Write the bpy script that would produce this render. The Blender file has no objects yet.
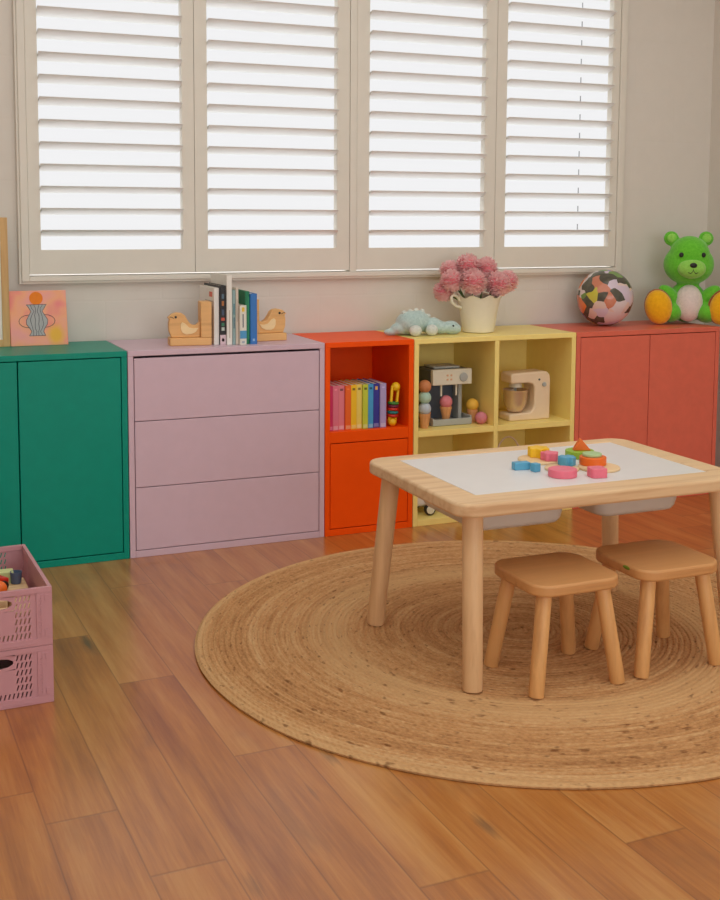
import bpy, bmesh, math, random
from mathutils import Vector, Matrix, Euler
random.seed(7)
PI = math.pi
scene = bpy.context.scene
COL = scene.collection

# ---------------------------------------------------------------- colour / materials
def lin(c):
    out = []
    for v in c:
        v = v / 255.0
        out.append(v / 12.92 if v <= 0.04045 else ((v + 0.055) / 1.055) ** 2.4)
    return tuple(out)

class NT:
    """tiny node-tree helper"""
    def __init__(s, name):
        s.m = bpy.data.materials.new(name); s.m.use_nodes = True
        s.t = s.m.node_tree
        s.b = s.t.nodes['Principled BSDF']
    def n(s, kind, **kw):
        nd = s.t.nodes.new(kind)
        for k, v in kw.items():
            if k.startswith('i_'):
                nd.inputs[k[2:].replace('_', ' ')].default_value = v
            else:
                setattr(nd, k, v)
        return nd
    def l(s, a, b):
        s.t.links.new(a, b)
    def math(s, op, a, b=None, c=None):
        nd = s.t.nodes.new('ShaderNodeMath'); nd.operation = op
        for i, v in enumerate((a, b, c)):
            if v is None: continue
            if isinstance(v, (int, float)): nd.inputs[i].default_value = v
            else: s.l(v, nd.inputs[i])
        return nd.outputs[0]
    def mix(s, fac, a, b, mode='MIX'):
        nd = s.t.nodes.new('ShaderNodeMix'); nd.data_type = 'RGBA'; nd.blend_type = mode
        for sock, v in ((nd.inputs[0], fac), (nd.inputs[6], a), (nd.inputs[7], b)):
            if isinstance(v, (int, float)): sock.default_value = v
            elif isinstance(v, tuple): sock.default_value = (*v[:3], 1)
            else: s.l(v, sock)
        return nd.outputs[2]
    def ramp(s, fac, stops, interp='LINEAR'):
        nd = s.t.nodes.new('ShaderNodeValToRGB'); cr = nd.color_ramp; cr.interpolation = interp
        while len(cr.elements) < len(stops): cr.elements.new(0.5)
        for e, (p, c) in zip(cr.elements, stops):
            e.position = p
            e.color = (c, c, c, 1) if isinstance(c, (int, float)) else (*c, 1)
        s.l(fac, nd.inputs[0])
        return nd.outputs[0]
    def coord(s, sc=(1, 1, 1), rot=(0, 0, 0), loc=(0, 0, 0)):
        tc = s.t.nodes.new('ShaderNodeTexCoord'); mp = s.t.nodes.new('ShaderNodeMapping')
        mp.inputs['Scale'].default_value = sc; mp.inputs['Rotation'].default_value = rot; mp.inputs['Location'].default_value = loc
        s.l(tc.outputs['Object'], mp.inputs[0])
        return mp.outputs[0]
    def noise(s, vec, scale=5, detail=3, rough=0.5, dim='3D'):
        nd = s.t.nodes.new('ShaderNodeTexNoise'); nd.noise_dimensions = dim
        nd.inputs['Scale'].default_value = scale; nd.inputs['Detail'].default_value = detail; nd.inputs['Roughness'].default_value = rough
        s.l(vec, nd.inputs['Vector'])
        return nd.outputs['Fac']
    def bump(s, h, strength=0.3, dist=0.002):
        nd = s.t.nodes.new('ShaderNodeBump'); nd.inputs['Strength'].default_value = strength; nd.inputs['Distance'].default_value = dist
        s.l(h, nd.inputs['Height']); s.l(nd.outputs[0], s.b.inputs['Normal'])

def paint(name, c, rough=0.5, grain=0.04, scale=60, spec=0.5, bump=0.0, metal=0.0):
    t = NT(name); c = lin(c)
    v = t.noise(t.coord(), scale, 3)
    lo = tuple(x * (1 - grain) for x in c); hi = tuple(min(1, x * (1 + grain)) for x in c)
    t.l(t.ramp(v, [(0.3, lo), (0.7, hi)]), t.b.inputs['Base Color'])
    t.b.inputs['Roughness'].default_value = rough
    t.b.inputs['Specular IOR Level'].default_value = spec
    t.b.inputs['Metallic'].default_value = metal
    if bump: t.bump(v, bump, 0.002)
    return t.m

def wood(name, c, dark, axis=0, rough=0.5, scale=1.0, contrast=0.6):
    """pale timber with grain running along one axis"""
    t = NT(name); c = lin(c); d = lin(dark)
    sc = [34 * scale] * 3; sc[axis] = 2.2 * scale
    g = t.noise(t.coord(tuple(sc)), 1.0, 5, 0.6)
    sc2 = [5 * scale] * 3; sc2[axis] = 0.7 * scale
    b = t.noise(t.coord(tuple(sc2), loc=(3, 5, 1)), 1.0, 2)
    f = t.math('ADD', t.math('MULTIPLY', g, 0.65), t.math('MULTIPLY', b, 0.35))
    mid = tuple(x + (y - x) * contrast for x, y in zip(c, d))
    base = t.ramp(f, [(0.36, mid), (0.5, c), (0.66, tuple(min(1, x * 1.07) for x in c))])
    k = t.noise(t.coord(tuple(x * 0.8 for x in sc2), loc=(9, 2, 4)), 2.0, 1)
    knot = t.ramp(k, [(0.74, 0.0), (0.80, 1.0)])
    t.l(t.mix(t.math('MULTIPLY', knot, 0.45), base, d), t.b.inputs['Base Color'])
    t.b.inputs['Roughness'].default_value = rough
    t.bump(g, 0.08, 0.001)
    return t.m

def plush(name, c, c2=None, scale=90):
    t = NT(name); c = lin(c); c2 = lin(c2) if c2 else tuple(x * 0.8 for x in c)
    v = t.noise(t.coord(), scale, 4, 0.7)
    t.l(t.ramp(v, [(0.3, c2), (0.65, c)]), t.b.inputs['Base Color'])
    t.b.inputs['Roughness'].default_value = 0.95
    t.b.inputs['Sheen Weight'].default_value = 0.35
    t.b.inputs['Specular IOR Level'].default_value = 0.1
    t.bump(v, 0.5, 0.003)
    return t.m

# ---------------------------------------------------------------- mesh helpers
def B(): return bmesh.new()

def box(bm, x0, x1, y0, y1, z0, z1, mat=None):
    vs = [bm.verts.new((x, y, z)) for z in (z0, z1) for y in (y0, y1) for x in (x0, x1)]
    for f in ((0, 2, 3, 1), (4, 5, 7, 6), (0, 1, 5, 4), (2, 6, 7, 3), (0, 4, 6, 2), (1, 3, 7, 5)):
        bm.faces.new([vs[i] for i in f])
    if mat is not None:
        for v in vs: v.co = mat @ v.co
    return vs

def loft(bm, rings, cap=True, closed=True):
    R = [[bm.verts.new(p) for p in r] for r in rings]
    n = len(R[0])
    for a, b in zip(R[:-1], R[1:]):
        for i in range(n if closed else n - 1):
            bm.faces.new((a[i], a[(i + 1) % n], b[(i + 1) % n], b[i]))
    if cap:
        bm.faces.new(list(reversed(R[0]))); bm.faces.new(R[-1])
    return R

def frame_of(d):
    d = Vector(d).normalized()
    a = Vector((0, 0, 1)) if abs(d.z) < 0.9 else Vector((1, 0, 0))
    u = d.cross(a).normalized(); v = d.cross(u).normalized()
    return u, v

def rod(bm, p, q, r0, r1=None, n=20, rnd=0.0):
    """tapered round bar from p to q; rnd rounds the ends"""
    r1 = r0 if r1 is None else r1
    p, q = Vector(p), Vector(q); d = (q - p); L = d.length; dn = d / L; u, v = frame_of(d)
    st = [(0, r0), (L, r1)]
    if rnd: st = [(0, r0 - rnd), (rnd * 0.3, r0 - rnd * 0.3), (rnd, r0), (L - rnd, r1), (L - rnd * 0.3, r1 - rnd * 0.3), (L, r1 - rnd)]
    rings = [[p + dn * s + (u * math.cos(2 * PI * i / n) - v * math.sin(2 * PI * i / n)) * r for i in range(n)] for s, r in st]
    loft(bm, rings)

def tube(bm, pts, r, n=8, closed=False):
    pts = [Vector(p) for p in pts]; m = len(pts); rings = []
    for i, p in enumerate(pts):
        if closed: d = pts[(i + 1) % m] - pts[i - 1]
        else: d = pts[min(i + 1, m - 1)] - pts[max(i - 1, 0)]
        if i == 0: u, v = frame_of(d)
        else:
            dn = d.normalized(); u = (u - dn * u.dot(dn)).normalized(); v = dn.cross(u)
        rr = r[i] if isinstance(r, (list, tuple)) else r
        rings.append([p + (u * math.cos(2 * PI * k / n) + v * math.sin(2 * PI * k / n)) * rr for k in range(n)])
    if closed: rings.append(rings[0])
    loft(bm, rings, cap=not closed)
    if closed: bmesh.ops.remove_doubles(bm, verts=bm.verts, dist=1e-6)

def lathe(bm, prof, n=32, c=(0, 0, 0), cap=True):
    c = Vector(c)
    loft(bm, [[c + Vector((r * math.cos(2 * PI * i / n), r * math.sin(2 * PI * i / n), z)) for i in range(n)] for r, z in prof], cap)

def ball(bm, c, r, seg=24, rings=14, rot=None):
    """ellipsoid"""
    r = (r, r, r) if isinstance(r, (int, float)) else r
    M = Matrix.Translation(Vector(c)) @ (Euler(rot).to_matrix().to_4x4() if rot else Matrix.Identity(4)) @ Matrix.Diagonal((*r, 1))
    bmesh.ops.create_uvsphere(bm, u_segments=seg, v_segments=rings, radius=1, matrix=M)

def prism(bm, pts, y0, y1):
    """outline in XZ extruded along Y"""
    loft(bm, [[Vector((x, y0, z)) for x, z in pts], [Vector((x, y1, z)) for x, z in pts]])

def slab(bm, pts, z0, z1):
    loft(bm, [[Vector((x, y, z0)) for x, y in pts], [Vector((x, y, z1)) for x, y in pts]])

def rrect(x0, x1, y0, y1, r, n=8):
    P = []
    for cx, cy, a in ((x1 - r, y0 + r, -PI / 2), (x1 - r, y1 - r, 0), (x0 + r, y1 - r, PI / 2), (x0 + r, y0 + r, PI)):
        for k in range(n + 1):
            t = a + PI / 2 * k / n; P.append((cx + r * math.cos(t), cy + r * math.sin(t)))
    return P

def obj(name, bm, m, parent=None, smooth=None, bevel=0, seg=2, loc=None, rot=None):
    bmesh.ops.recalc_face_normals(bm, faces=bm.faces)
    me = bpy.data.meshes.new(name); bm.to_mesh(me); bm.free()
    o = bpy.data.objects.new(name, me); COL.objects.link(o)
    for mm in (m if isinstance(m, (list, tuple)) else [m]): me.materials.append(mm)
    if parent: o.parent = parent
    if loc: o.location = loc
    if rot: o.rotation_euler = rot
    if bevel:
        md = o.modifiers.new('bevel', 'BEVEL'); md.width = bevel; md.segments = seg; md.limit_method = 'ANGLE'; md.angle_limit = math.radians(35)
    if smooth is None: smooth = True
    if smooth:
        me.polygons.foreach_set('use_smooth', [True] * len(me.polygons))
        try: me.set_sharp_from_angle(angle=math.radians(38))
        except Exception: pass
    return o

def tag(o, label, cat, group=None):
    o['label'] = label; o['category'] = cat
    if group: o['group'] = group
    return o

def thing(name, label, cat, loc=(0, 0, 0), rz=0, group=None, rx=0, ry=0):
    o = bpy.data.objects.new(name, None); COL.objects.link(o)
    o.empty_display_size = 0.05
    o.location = loc; o.rotation_euler = (rx, ry, rz)
    return tag(o, label, cat, group)

def struct(o):
    o['kind'] = 'structure'; return o

def dup(root, loc, rz=None, label=None):
    r = root.copy(); COL.objects.link(r); r.location = loc
    if rz is not None: r.rotation_euler.z = rz
    if label: r['label'] = label
    for ch in list(root.children):
        c = ch.copy(); COL.objects.link(c); c.parent = r
        for g in list(ch.children):
            d = g.copy(); COL.objects.link(d); d.parent = c
    return r

# ---------------------------------------------------------------- setting
XL, XR, YB, YF, ZC = -2.6, 2.667, -7.0, 0.362, 2.75
WX0, WX1, WZ0, WZ1 = -0.272, 2.175, 0.934, 2.45      # hole for the window

def wall_mat(name, horiz):
    t = NT(name)
    rot = (PI / 2, 0, 0) if horiz == 'x' else (PI / 2, 0, PI / 2)
    tc = t.n('ShaderNodeTexCoord'); sp = t.n('ShaderNodeSeparateXYZ'); cb = t.n('ShaderNodeCombineXYZ')
    t.l(tc.outputs['Object'], sp.inputs[0]); t.l(sp.outputs[0 if horiz == 'x' else 1], cb.inputs[0]); t.l(sp.outputs[2], cb.inputs[1])
    br = t.n('ShaderNodeTexBrick'); t.l(cb.outputs[0], br.inputs['Vector'])
    br.inputs['Scale'].default_value = 1; br.inputs['Brick Width'].default_value = 0.41; br.inputs['Row Height'].default_value = 0.21
    br.inputs['Mortar Size'].default_value = 0.006; br.inputs['Mortar Smooth'].default_value = 1.0
    v = t.noise(t.coord(), 14, 5, 0.6)
    c = lin((222, 215, 205))
    t.l(t.ramp(v, [(0.3, tuple(x * 0.97 for x in c)), (0.7, c)]), t.b.inputs['Base Color'])
    t.b.inputs['Roughness'].default_value = 0.6
    h = t.math('ADD', t.math('MULTIPLY', br.outputs['Fac'], -0.6), t.math('MULTIPLY', v, 0.35))
    t.bump(h, 0.14, 0.004)
    return t.m
M_tick = paint('clip_grey', (160, 162, 166), .5)
M_wallx = wall_mat('painted_block_wall', 'x'); M_wally = wall_mat('painted_block_side_wall', 'y')
M_ceil = paint('ceiling_white', (232, 228, 220), 0.8)
M_white = paint('shutter_white', (226, 220, 208), 0.45, 0.02, 12)
M_slat = paint('slat_white', (236, 236, 234), 0.45, 0.01, 12)

def floor_material():
    t = NT('laminate_floor')
    tc = t.n('ShaderNodeTexCoord'); mp = t.n('ShaderNodeMapping'); t.l(tc.outputs['Object'], mp.inputs[0])
    mp.inputs['Rotation'].default_value = (0, 0, math.radians(-1.03)); 
    sp = t.n('ShaderNodeSeparateXYZ'); t.l(mp.outputs[0], sp.inputs[0])
    x = t.math('DIVIDE', t.math('ADD', sp.outputs[0], 0.2686 + 1.38), 0.138)
    bi = t.math('FLOOR', x); fx = t.math('FRACT', x)
    n_ = t.math('SUBTRACT', bi, 9.0)
    o_ = t.math('ADD', t.math('MULTIPLY', n_, .854), t.math('MULTIPLY', t.math('MULTIPLY', n_, t.math('SUBTRACT', n_, 1.0)), -.057))
    y = t.math('DIVIDE', t.math('SUBTRACT', t.math('ADD', sp.outputs[1], 1.88), o_), 1.22)
    yi = t.math('FLOOR', y); fy = t.math('FRACT', y)
    cb = t.n('ShaderNodeCombineXYZ'); t.l(bi, cb.inputs[0]); t.l(yi, cb.inputs[1])
    w2 = t.n('ShaderNodeTexWhiteNoise', noise_dimensions='2D'); t.l(cb.outputs[0], w2.inputs['Vector'])
    r = w2.outputs['Value']
    def vec(sx, sy, off):
        c = t.n('ShaderNodeCombineXYZ')
        t.l(t.math('ADD', t.math('MULTIPLY', sp.outputs[0], sx), t.math('MULTIPLY', r, 37.0)), c.inputs[0])
        t.l(t.math('ADD', t.math('MULTIPLY', sp.outputs[1], sy), t.math('MULTIPLY', r, 91.0 + off)), c.inputs[1])
        c.inputs[2].default_value = off
        return c.outputs[0]
    fine = t.noise(vec(110, 5, 1), 1, 5, 0.65)
    band = t.noise(vec(20, 1.5, 4), 1, 4, 0.6)
    blot = t.noise(vec(9, 3.2, 8), 1, 3, 0.55)
    c0, c1, c2 = lin((146, 80, 32)), lin((184, 116, 50)), lin((206, 148, 82))
    f = t.math('ADD', t.math('MULTIPLY', band, 0.62), t.math('ADD', t.math('MULTIPLY', fine, 0.3), t.math('MULTIPLY', t.math('SUBTRACT', r, 0.5), 0.13)))
    col = t.ramp(f, [(0.26, c0), (0.46, c1), (0.66, c2)])
    knot = t.ramp(blot, [(0.58, 0.0), (0.76, 1.0)])
    col = t.mix(t.math('MULTIPLY', knot, 0.34), col, lin((96, 60, 42)))
    vk = t.n('ShaderNodeTexVoronoi'); vk.inputs['Scale'].default_value = 1.0; t.l(vec(7, 2.1, 2), vk.inputs['Vector'])
    wob = t.math('ADD', vk.outputs['Distance'], t.math('MULTIPLY', t.math('SUBTRACT', fine, 0.5), 0.22))
    spot = t.ramp(wob, [(0.03, 1.0), (0.13, 0.0)])
    col = t.mix(t.math('MULTIPLY', spot, 0.55), col, lin((70, 52, 44)))
    e = t.math('MINIMUM', fx, t.math('SUBTRACT', 1.0, fx)); e2 = t.math('MINIMUM', fy, t.math('SUBTRACT', 1.0, fy))
    s1 = t.ramp(e, [(0.006, 1.0), (0.016, 0.0)]); s2 = t.ramp(e2, [(0.0006, 1.0), (0.0016, 0.0)])
    seam = t.math('MAXIMUM', s1, s2)
    col = t.mix(t.math('MULTIPLY', seam, 0.4), col, lin((90, 48, 24)))
    t.l(col, t.b.inputs['Base Color'])
    t.l(t.math('ADD', 0.27, t.math('MULTIPLY', fine, 0.1)), t.b.inputs['Roughness'])
    t.b.inputs['Specular IOR Level'].default_value = 0.5
    t.b.inputs['Coat Weight'].default_value = 0.6; t.b.inputs['Coat Roughness'].default_value = 0.2; t.b.inputs['Coat IOR'].default_value = 1.65
    h = t.math('SUBTRACT', t.math('MULTIPLY', fine, 0.25), seam)
    t.bump(h, 0.12, 0.0015)
    return t.m

bm = B(); box(bm, XL, XR, YB, YF, -0.1, 0)
struct(obj('floor', bm, floor_material(), smooth=False))
bm = B(); box(bm, XL, XR, YB, YF, ZC, ZC + 0.1)
struct(obj('ceiling', bm, M_ceil, smooth=False))
T = 0.05
bm = B()
box(bm, XL, WX0, YF, YF + T, -0.1, ZC + .1); box(bm, WX1, XR + T, YF, YF + T, -0.1, ZC + .1)
box(bm, WX0, WX1, YF, YF + T, -0.1, WZ0); box(bm, WX0, WX1, YF, YF + T, WZ1, ZC + .1)
struct(obj('wall_back', bm, M_wallx, smooth=False))
bm = B(); box(bm, XR, XR + T, YB, YF, -0.1, ZC + .1)
struct(obj('wall_right', bm, M_wally, smooth=False))
bm = B(); box(bm, XL - T, XL, YB, YF + T, -0.1, ZC + .1)
struct(obj('wall_left', bm, M_wally, smooth=False))
# wall behind the camera, with a wide window in it
RX0, RX1, RZ0, RZ1 = -1.9, 2.0, 0.35, 2.45
bm = B()
box(bm, XL, RX0, YB - T, YB, -0.1, ZC + .1); box(bm, RX1, XR, YB - T, YB, -0.1, ZC + .1)
box(bm, RX0, RX1, YB - T, YB, -0.1, RZ0); box(bm, RX0, RX1, YB - T, YB, RZ1, ZC + .1)
struct(obj('wall_front', bm, M_wallx, smooth=False))
bm = B()
for x0, x1 in ((RX0, RX0 + .05), (RX1 - .05, RX1), (-0.025, 0.025)): box(bm, x0, x1, YB - .1, YB - .04, RZ0, RZ1)
box(bm, RX0, RX1, YB - .1, YB - .04, RZ0, RZ0 + .05); box(bm, RX0, RX1, YB - .1, YB - .04, RZ1 - .05, RZ1)
struct(obj('window_2', bm, M_white, smooth=False, bevel=.004))

# ---- the shuttered window: one fixed surround, four hinged shutter panels
FY = 0.336                                  # front of the surround
w = bpy.data.objects.new('window_1', None); COL.objects.link(w); w.location = (0.96, FY, 0.92); struct(w)
def wp(name, boxes, m, bevel=.003):
    bm = B()
    for b in boxes: box(bm, b[0] - .96, b[1] - .96, b[2] - FY, b[3] - FY, b[4] - .92, b[5] - .92)
    return obj(name, bm, m, w, bevel=bevel, smooth=False)
wp('window_frame', [(-.288, -.262, FY, .405, .914, 2.47), (2.166, 2.192, FY, .405, .914, 2.47), (-.262, 2.166, FY, .405, .914, .932), (-.262, 2.166, FY, .405, 2.44, 2.47)], M_white, .002)
wp('mullion', [(.936, .964, FY + .004, .40, .932, 2.44)], M_white, .002)
wp('stop_bead', [(-.296, -.288, FY + .006, FY + .025, .906, 2.478), (2.192, 2.2, FY + .006, FY + .025, .906, 2.478), (-.288, 2.192, FY + .006, FY + .025, .906, .914)], M_white, .001)

def shutter(px0, px1, o0, o1, label, clips=False):
    z0, z1 = .9385, 2.432
    t = thing('window_shutter', label, 'shutter', ((px0 + px1) / 2, .36, z0), 0, 'shutter panels across the window')
    cx = (px0 + px1) / 2; y0, y1 = -.016, .016
    bm = B()
    box(bm, px0 - cx, o0 - cx, y0, y1, 0, z1 - z0); box(bm, o1 - cx, px1 - cx, y0, y1, 0, z1 - z0)
    box(bm, o0 - cx, o1 - cx, y0, y1, 0, 1.0227 - z0); box(bm, o0 - cx, o1 - cx, y0, y1, 2.36 - z0, z1 - z0)
    bmesh.ops.remove_doubles(bm, verts=bm.verts, dist=1e-5)
    obj('shutter_frame', bm, M_white, t, smooth=False)
    bm = B(); k = 0; tilt = math.radians(15); n = 16
    while True:
        zc = 1.0923 - .0112 + .07545 * k - z0
        if zc > 2.35 - z0: break
        ring = []
        for i in range(n):
            a = 2 * PI * i / n; yy = .043 * math.cos(a); zz = .0052 * math.sin(a)
            ring.append((yy * math.cos(tilt) + zz * math.sin(tilt), zc - yy * math.sin(tilt) + zz * math.cos(tilt)))
        loft(bm, [[Vector((x, yy, zz)) for yy, zz in ring] for x in (o0 - cx + .002, o1 - cx - .002)])
        k += 1
    obj('louvre', bm, M_slat, t)
    if clips:
        for j in range(k):
            zc = 1.0923 - .0112 + .07545 * j - z0 - .0085
            bm = B(); box(bm, 2.008 - cx - .0018, 2.008 - cx + .0018, .036, .039, zc, zc + .044 + .0011 * j)
            obj('tilt_clip', bm, M_tick, t, smooth=False)
    return t
shutter(-.2605, .3255, -.2207, .2807, 'leftmost white louvred shutter panel, above the teal cabinet and pink canvas')
shutter(.3275, .9345, .3746, .8829, 'white louvred shutter panel above the bird bookends, second from left')
shutter(.9655, 1.573, 1.0170, 1.523, 'white louvred shutter panel above the orange unit and blue plush, third from left')
shutter(1.575, 2.1645, 1.6215, 2.129, 'rightmost white louvred shutter panel, above the coral cabinet', True)

# ---------------------------------------------------------------- cabinets
GAP = .0012
def cabinet(name, label, x0, wd, m, fronts=(), shelves=(), dividers=(), cat='cabinet'):
    t = thing(name, label, cat, (x0 + wd / 2, .173, 0))
    h, d, s = .70, .346, .019
    bm = B(); a, b = -wd / 2 + GAP, wd / 2 - GAP
    box(bm, a, a + s, -d / 2, d / 2, 0, h - s); box(bm, b - s, b, -d / 2, d / 2, 0, h - s)
    box(bm, a, b, -d / 2, d / 2, h - s, h)
    box(bm, a + s, b - s, -d / 2, d / 2, 0, s + .004)
    box(bm, a + s, b - s, d / 2 - .014, d / 2, s, h - s)
    obj('carcass', bm, m, t, bevel=.0015, smooth=False)
    for z0, z1, xa, xb in shelves:
        bm = B(); box(bm, xa - x0 - wd / 2, xb - x0 - wd / 2, -d / 2 + .001, d / 2 - .014, z0, z1); obj('shelf', bm, m, t, bevel=.0015, smooth=False)
    for xa, xb in dividers:
        bm = B(); box(bm, xa - x0 - wd / 2, xb - x0 - wd / 2, -d / 2 + .001, d / 2 - .014, s + .004, h - s); obj('divider', bm, m, t, bevel=.0015, smooth=False)
    for nm, xa, xb, z0, z1, off in fronts:
        bm = B(); box(bm, xa - x0 - wd / 2, xb - x0 - wd / 2, -d / 2 + .0005 + off, -d / 2 + .018 + off, z0, z1)
        obj(nm, bm, m, t, bevel=.0015, smooth=False)
    return t
M_green = paint('teal_green_paint', (0, 146, 124), 0.36, .03, 25, .22)
M_lilac = paint('lilac_paint', (214, 186, 200), 0.38, .015, 25, .4)
M_orange = paint('orange_paint', (255, 86, 0), 0.4, .03, 25, .2)
M_yellow = paint('pale_yellow_paint', (255, 229, 138), 0.4, .03, 25)
M_coral = paint('coral_paint', (226, 108, 84), 0.38, .04, 25, .5)
cabinet('cabinet', 'teal green two-door cabinet at left under the window', -.70, .70, M_green,
        [('door', -.678, -.352, .026, .678, 0), ('door', -.3485, -.0225, .026, .678, 0)])
cabinet('drawer_unit', 'lilac three-drawer unit between teal cabinet and orange shelf', 0, .70, M_lilac,
        [('drawer', .0225, .6775, .0255, .237, 0), ('drawer', .0225, .6775, .2395, .461, 0), ('drawer', .0225, .6775, .4635, .6735, 0)], cat='drawers')
cabinet('shelf_unit', 'narrow bright orange unit with open bookshelf above a door', .70, .35, M_orange,
        [('door', .7225, 1.0275, .026, .334, 0)], [(.3375, .378, .7202, 1.0298)], cat='shelf')
cabinet('cubby_shelf', 'pale yellow open shelf unit with four cubbies', 1.05, .70, M_yellow, (),
        [(.335, .357, 1.0702, 1.389), (.335, .357, 1.4075, 1.7298)], [(1.389, 1.4075)], cat='shelf')
cabinet('cabinet', 'coral red two-door cabinet at the right end of the row', 1.75, .70, M_coral,
        [('door', 1.7725, 2.0985, .026, .678, 0), ('door', 2.1015, 2.4275, .026, .678, 0)])

# ---------------------------------------------------------------- table, bins and stools
M_pine = wood('pine_table', (232, 196, 152), (200, 150, 104), 0, .5)
M_pine_leg = wood('pine_leg', (232, 190, 142), (198, 148, 102), 2, .5)
M_board = paint('whiteboard', (232, 229, 228), .35, .01, 20)
M_bin = paint('bin_plastic', (214, 206, 196), .4, .02, 20)
TX, TY, TH = .887, -1.179, .48
t = thing('play_table', 'pale pine children\'s table with white inset top on jute rug', 'table', (TX, TY, .012))
z1 = TH - .012; z0 = z1 - .034
bm = B()
out = rrect(-.426, .426, -.287, .287, .055, 8)
hx0, hx1, hy0, hy1 = .548 - TX, 1.245 - TX, -1.375 - TY, -.942 - TY
inn = rrect(hx0, hx1, hy0, hy1, .004, 8)
rg = [[Vector((x, y, z)) for x, y in P] for P, z in ((out, z0), (out, z1), (inn, z1), (inn, z0))]
R_ = [[bm.verts.new(p) for p in r] for r in rg]; n = len(out)
for a, b in ((0, 1), (1, 2), (2, 3), (3, 0)):
    for i in range(n): bm.faces.new((R_[a][i], R_[a][(i + 1) % n], R_[b][(i + 1) % n], R_[b][i]))
obj('tabletop_frame', bm, M_pine, t, bevel=.007, seg=3)
bm = B(); box(bm, hx0 + .0012, hx1 - .0012, hy0 + .0012, hy1 - .0012, z0 + .012, z1 - .002)
o = obj('tabletop_board', bm, M_board, t, bevel=.001, smooth=False); o['label'] = 'white smooth drawing board'
for sx in (-1, 1):
    for sy in (-1, 1):
        bm = B(); fy = (-1.424 if sy < 0 else -.912) - TY; ty = (-1.378 if sy < 0 else -.945) - TY
        fx = {(-1, -1): .520, (-1, 1): .492, (1, -1): 1.309, (1, 1): 1.280}[(sx, sy)] - TX; tx = {(-1, -1): .538, (-1, 1): .523, (1, -1): 1.279, (1, 1): 1.243}[(sx, sy)] - TX
        rod(bm, (fx, fy, 0), (tx, ty, z0 + .001), .0245, .0255, 24, .004)
        obj('leg', bm, M_pine_leg, t)
for xx in (-.334, -.020, .036, .342):
    bm = B(); box(bm, xx - .0045, xx + .0045, -.20, .22, z0 - .012, z0 + .001); obj('bin_rail', bm, M_pine, t, bevel=.001)

def trough(x0, x1, y0, y1, zt, zb, label):
    cx, cy = (x0 + x1) / 2, (y0 + y1) / 2
    t = thing('storage_bin', label, 'bin', (cx, cy, zb), 0, 'white bins under the table')
    bm = B(); w, d, h = (x1 - x0) / 2, (y1 - y0) / 2, zt - zb
    def ring(k, z, r): return [Vector((x, y, z)) for x, y in rrect(-w + k, w - k, -d + k, d - k, r, 6)]
    loft(bm, [ring(.030, 0, .03), ring(.020, .004, .035), ring(.013, .014, .04), ring(.002, h - .006, .04), ring(-.004, h - .005, .04), ring(-.004, h, .04), ring(.004, h, .036), ring(.016, .016, .036), ring(.026, .006, .03)])
    obj('tray', bm, M_bin, t)
    return t
trough(.565, .856, -1.335, -.99, .446, .366, 'white plastic bin hung under the left half of the table')
trough(.935, 1.218, -1.335, -.99, .446, .366, 'white plastic bin hung under the right half of the table')

M_seat = wood('stool_seat_wood', (214, 156, 98), (182, 120, 68), 0, .5)
M_sleg = wood('stool_leg_wood', (232, 176, 112), (190, 130, 76), 2, .5)
M_smudge = paint('green_crayon', (120, 150, 40), .7)
def stool(label, x, y, smudge=False):
    t = thing('stool', label, 'stool', (x, y, .012), 0, 'small wooden stools at the table')
    bm = B(); slab(bm, rrect(-.1245, .1245, -.122, .122, .052, 8), .242, .27)
    obj('seat', bm, M_seat, t, bevel=.006, seg=3)
    for sx in (-1, 1):
        for sy in (-1, 1):
            bm = B(); rod(bm, (sx * .117, sy * .108, 0), (sx * .082, sy * .08, .2425), .0188, .0188, 20, .003)
            obj('leg', bm, M_sleg, t)
    if smudge:
        bm = B(); bmesh.ops.create_icosphere(bm, subdivisions=2, radius=1, matrix=Matrix.Translation((-.124, -.045, .262)) @ Matrix.Diagonal((.0015, .016, .005, 1)))
        o = obj('crayon_mark', bm, M_smudge, t); o['label'] = 'green crayon mark on the seat edge'
    return t
stool('pale wooden stool in front of the table, the left one', .758, -1.407)
stool('pale wooden stool with a green mark on its seat edge, by the right table leg', 1.064, -1.404, True)

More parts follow.
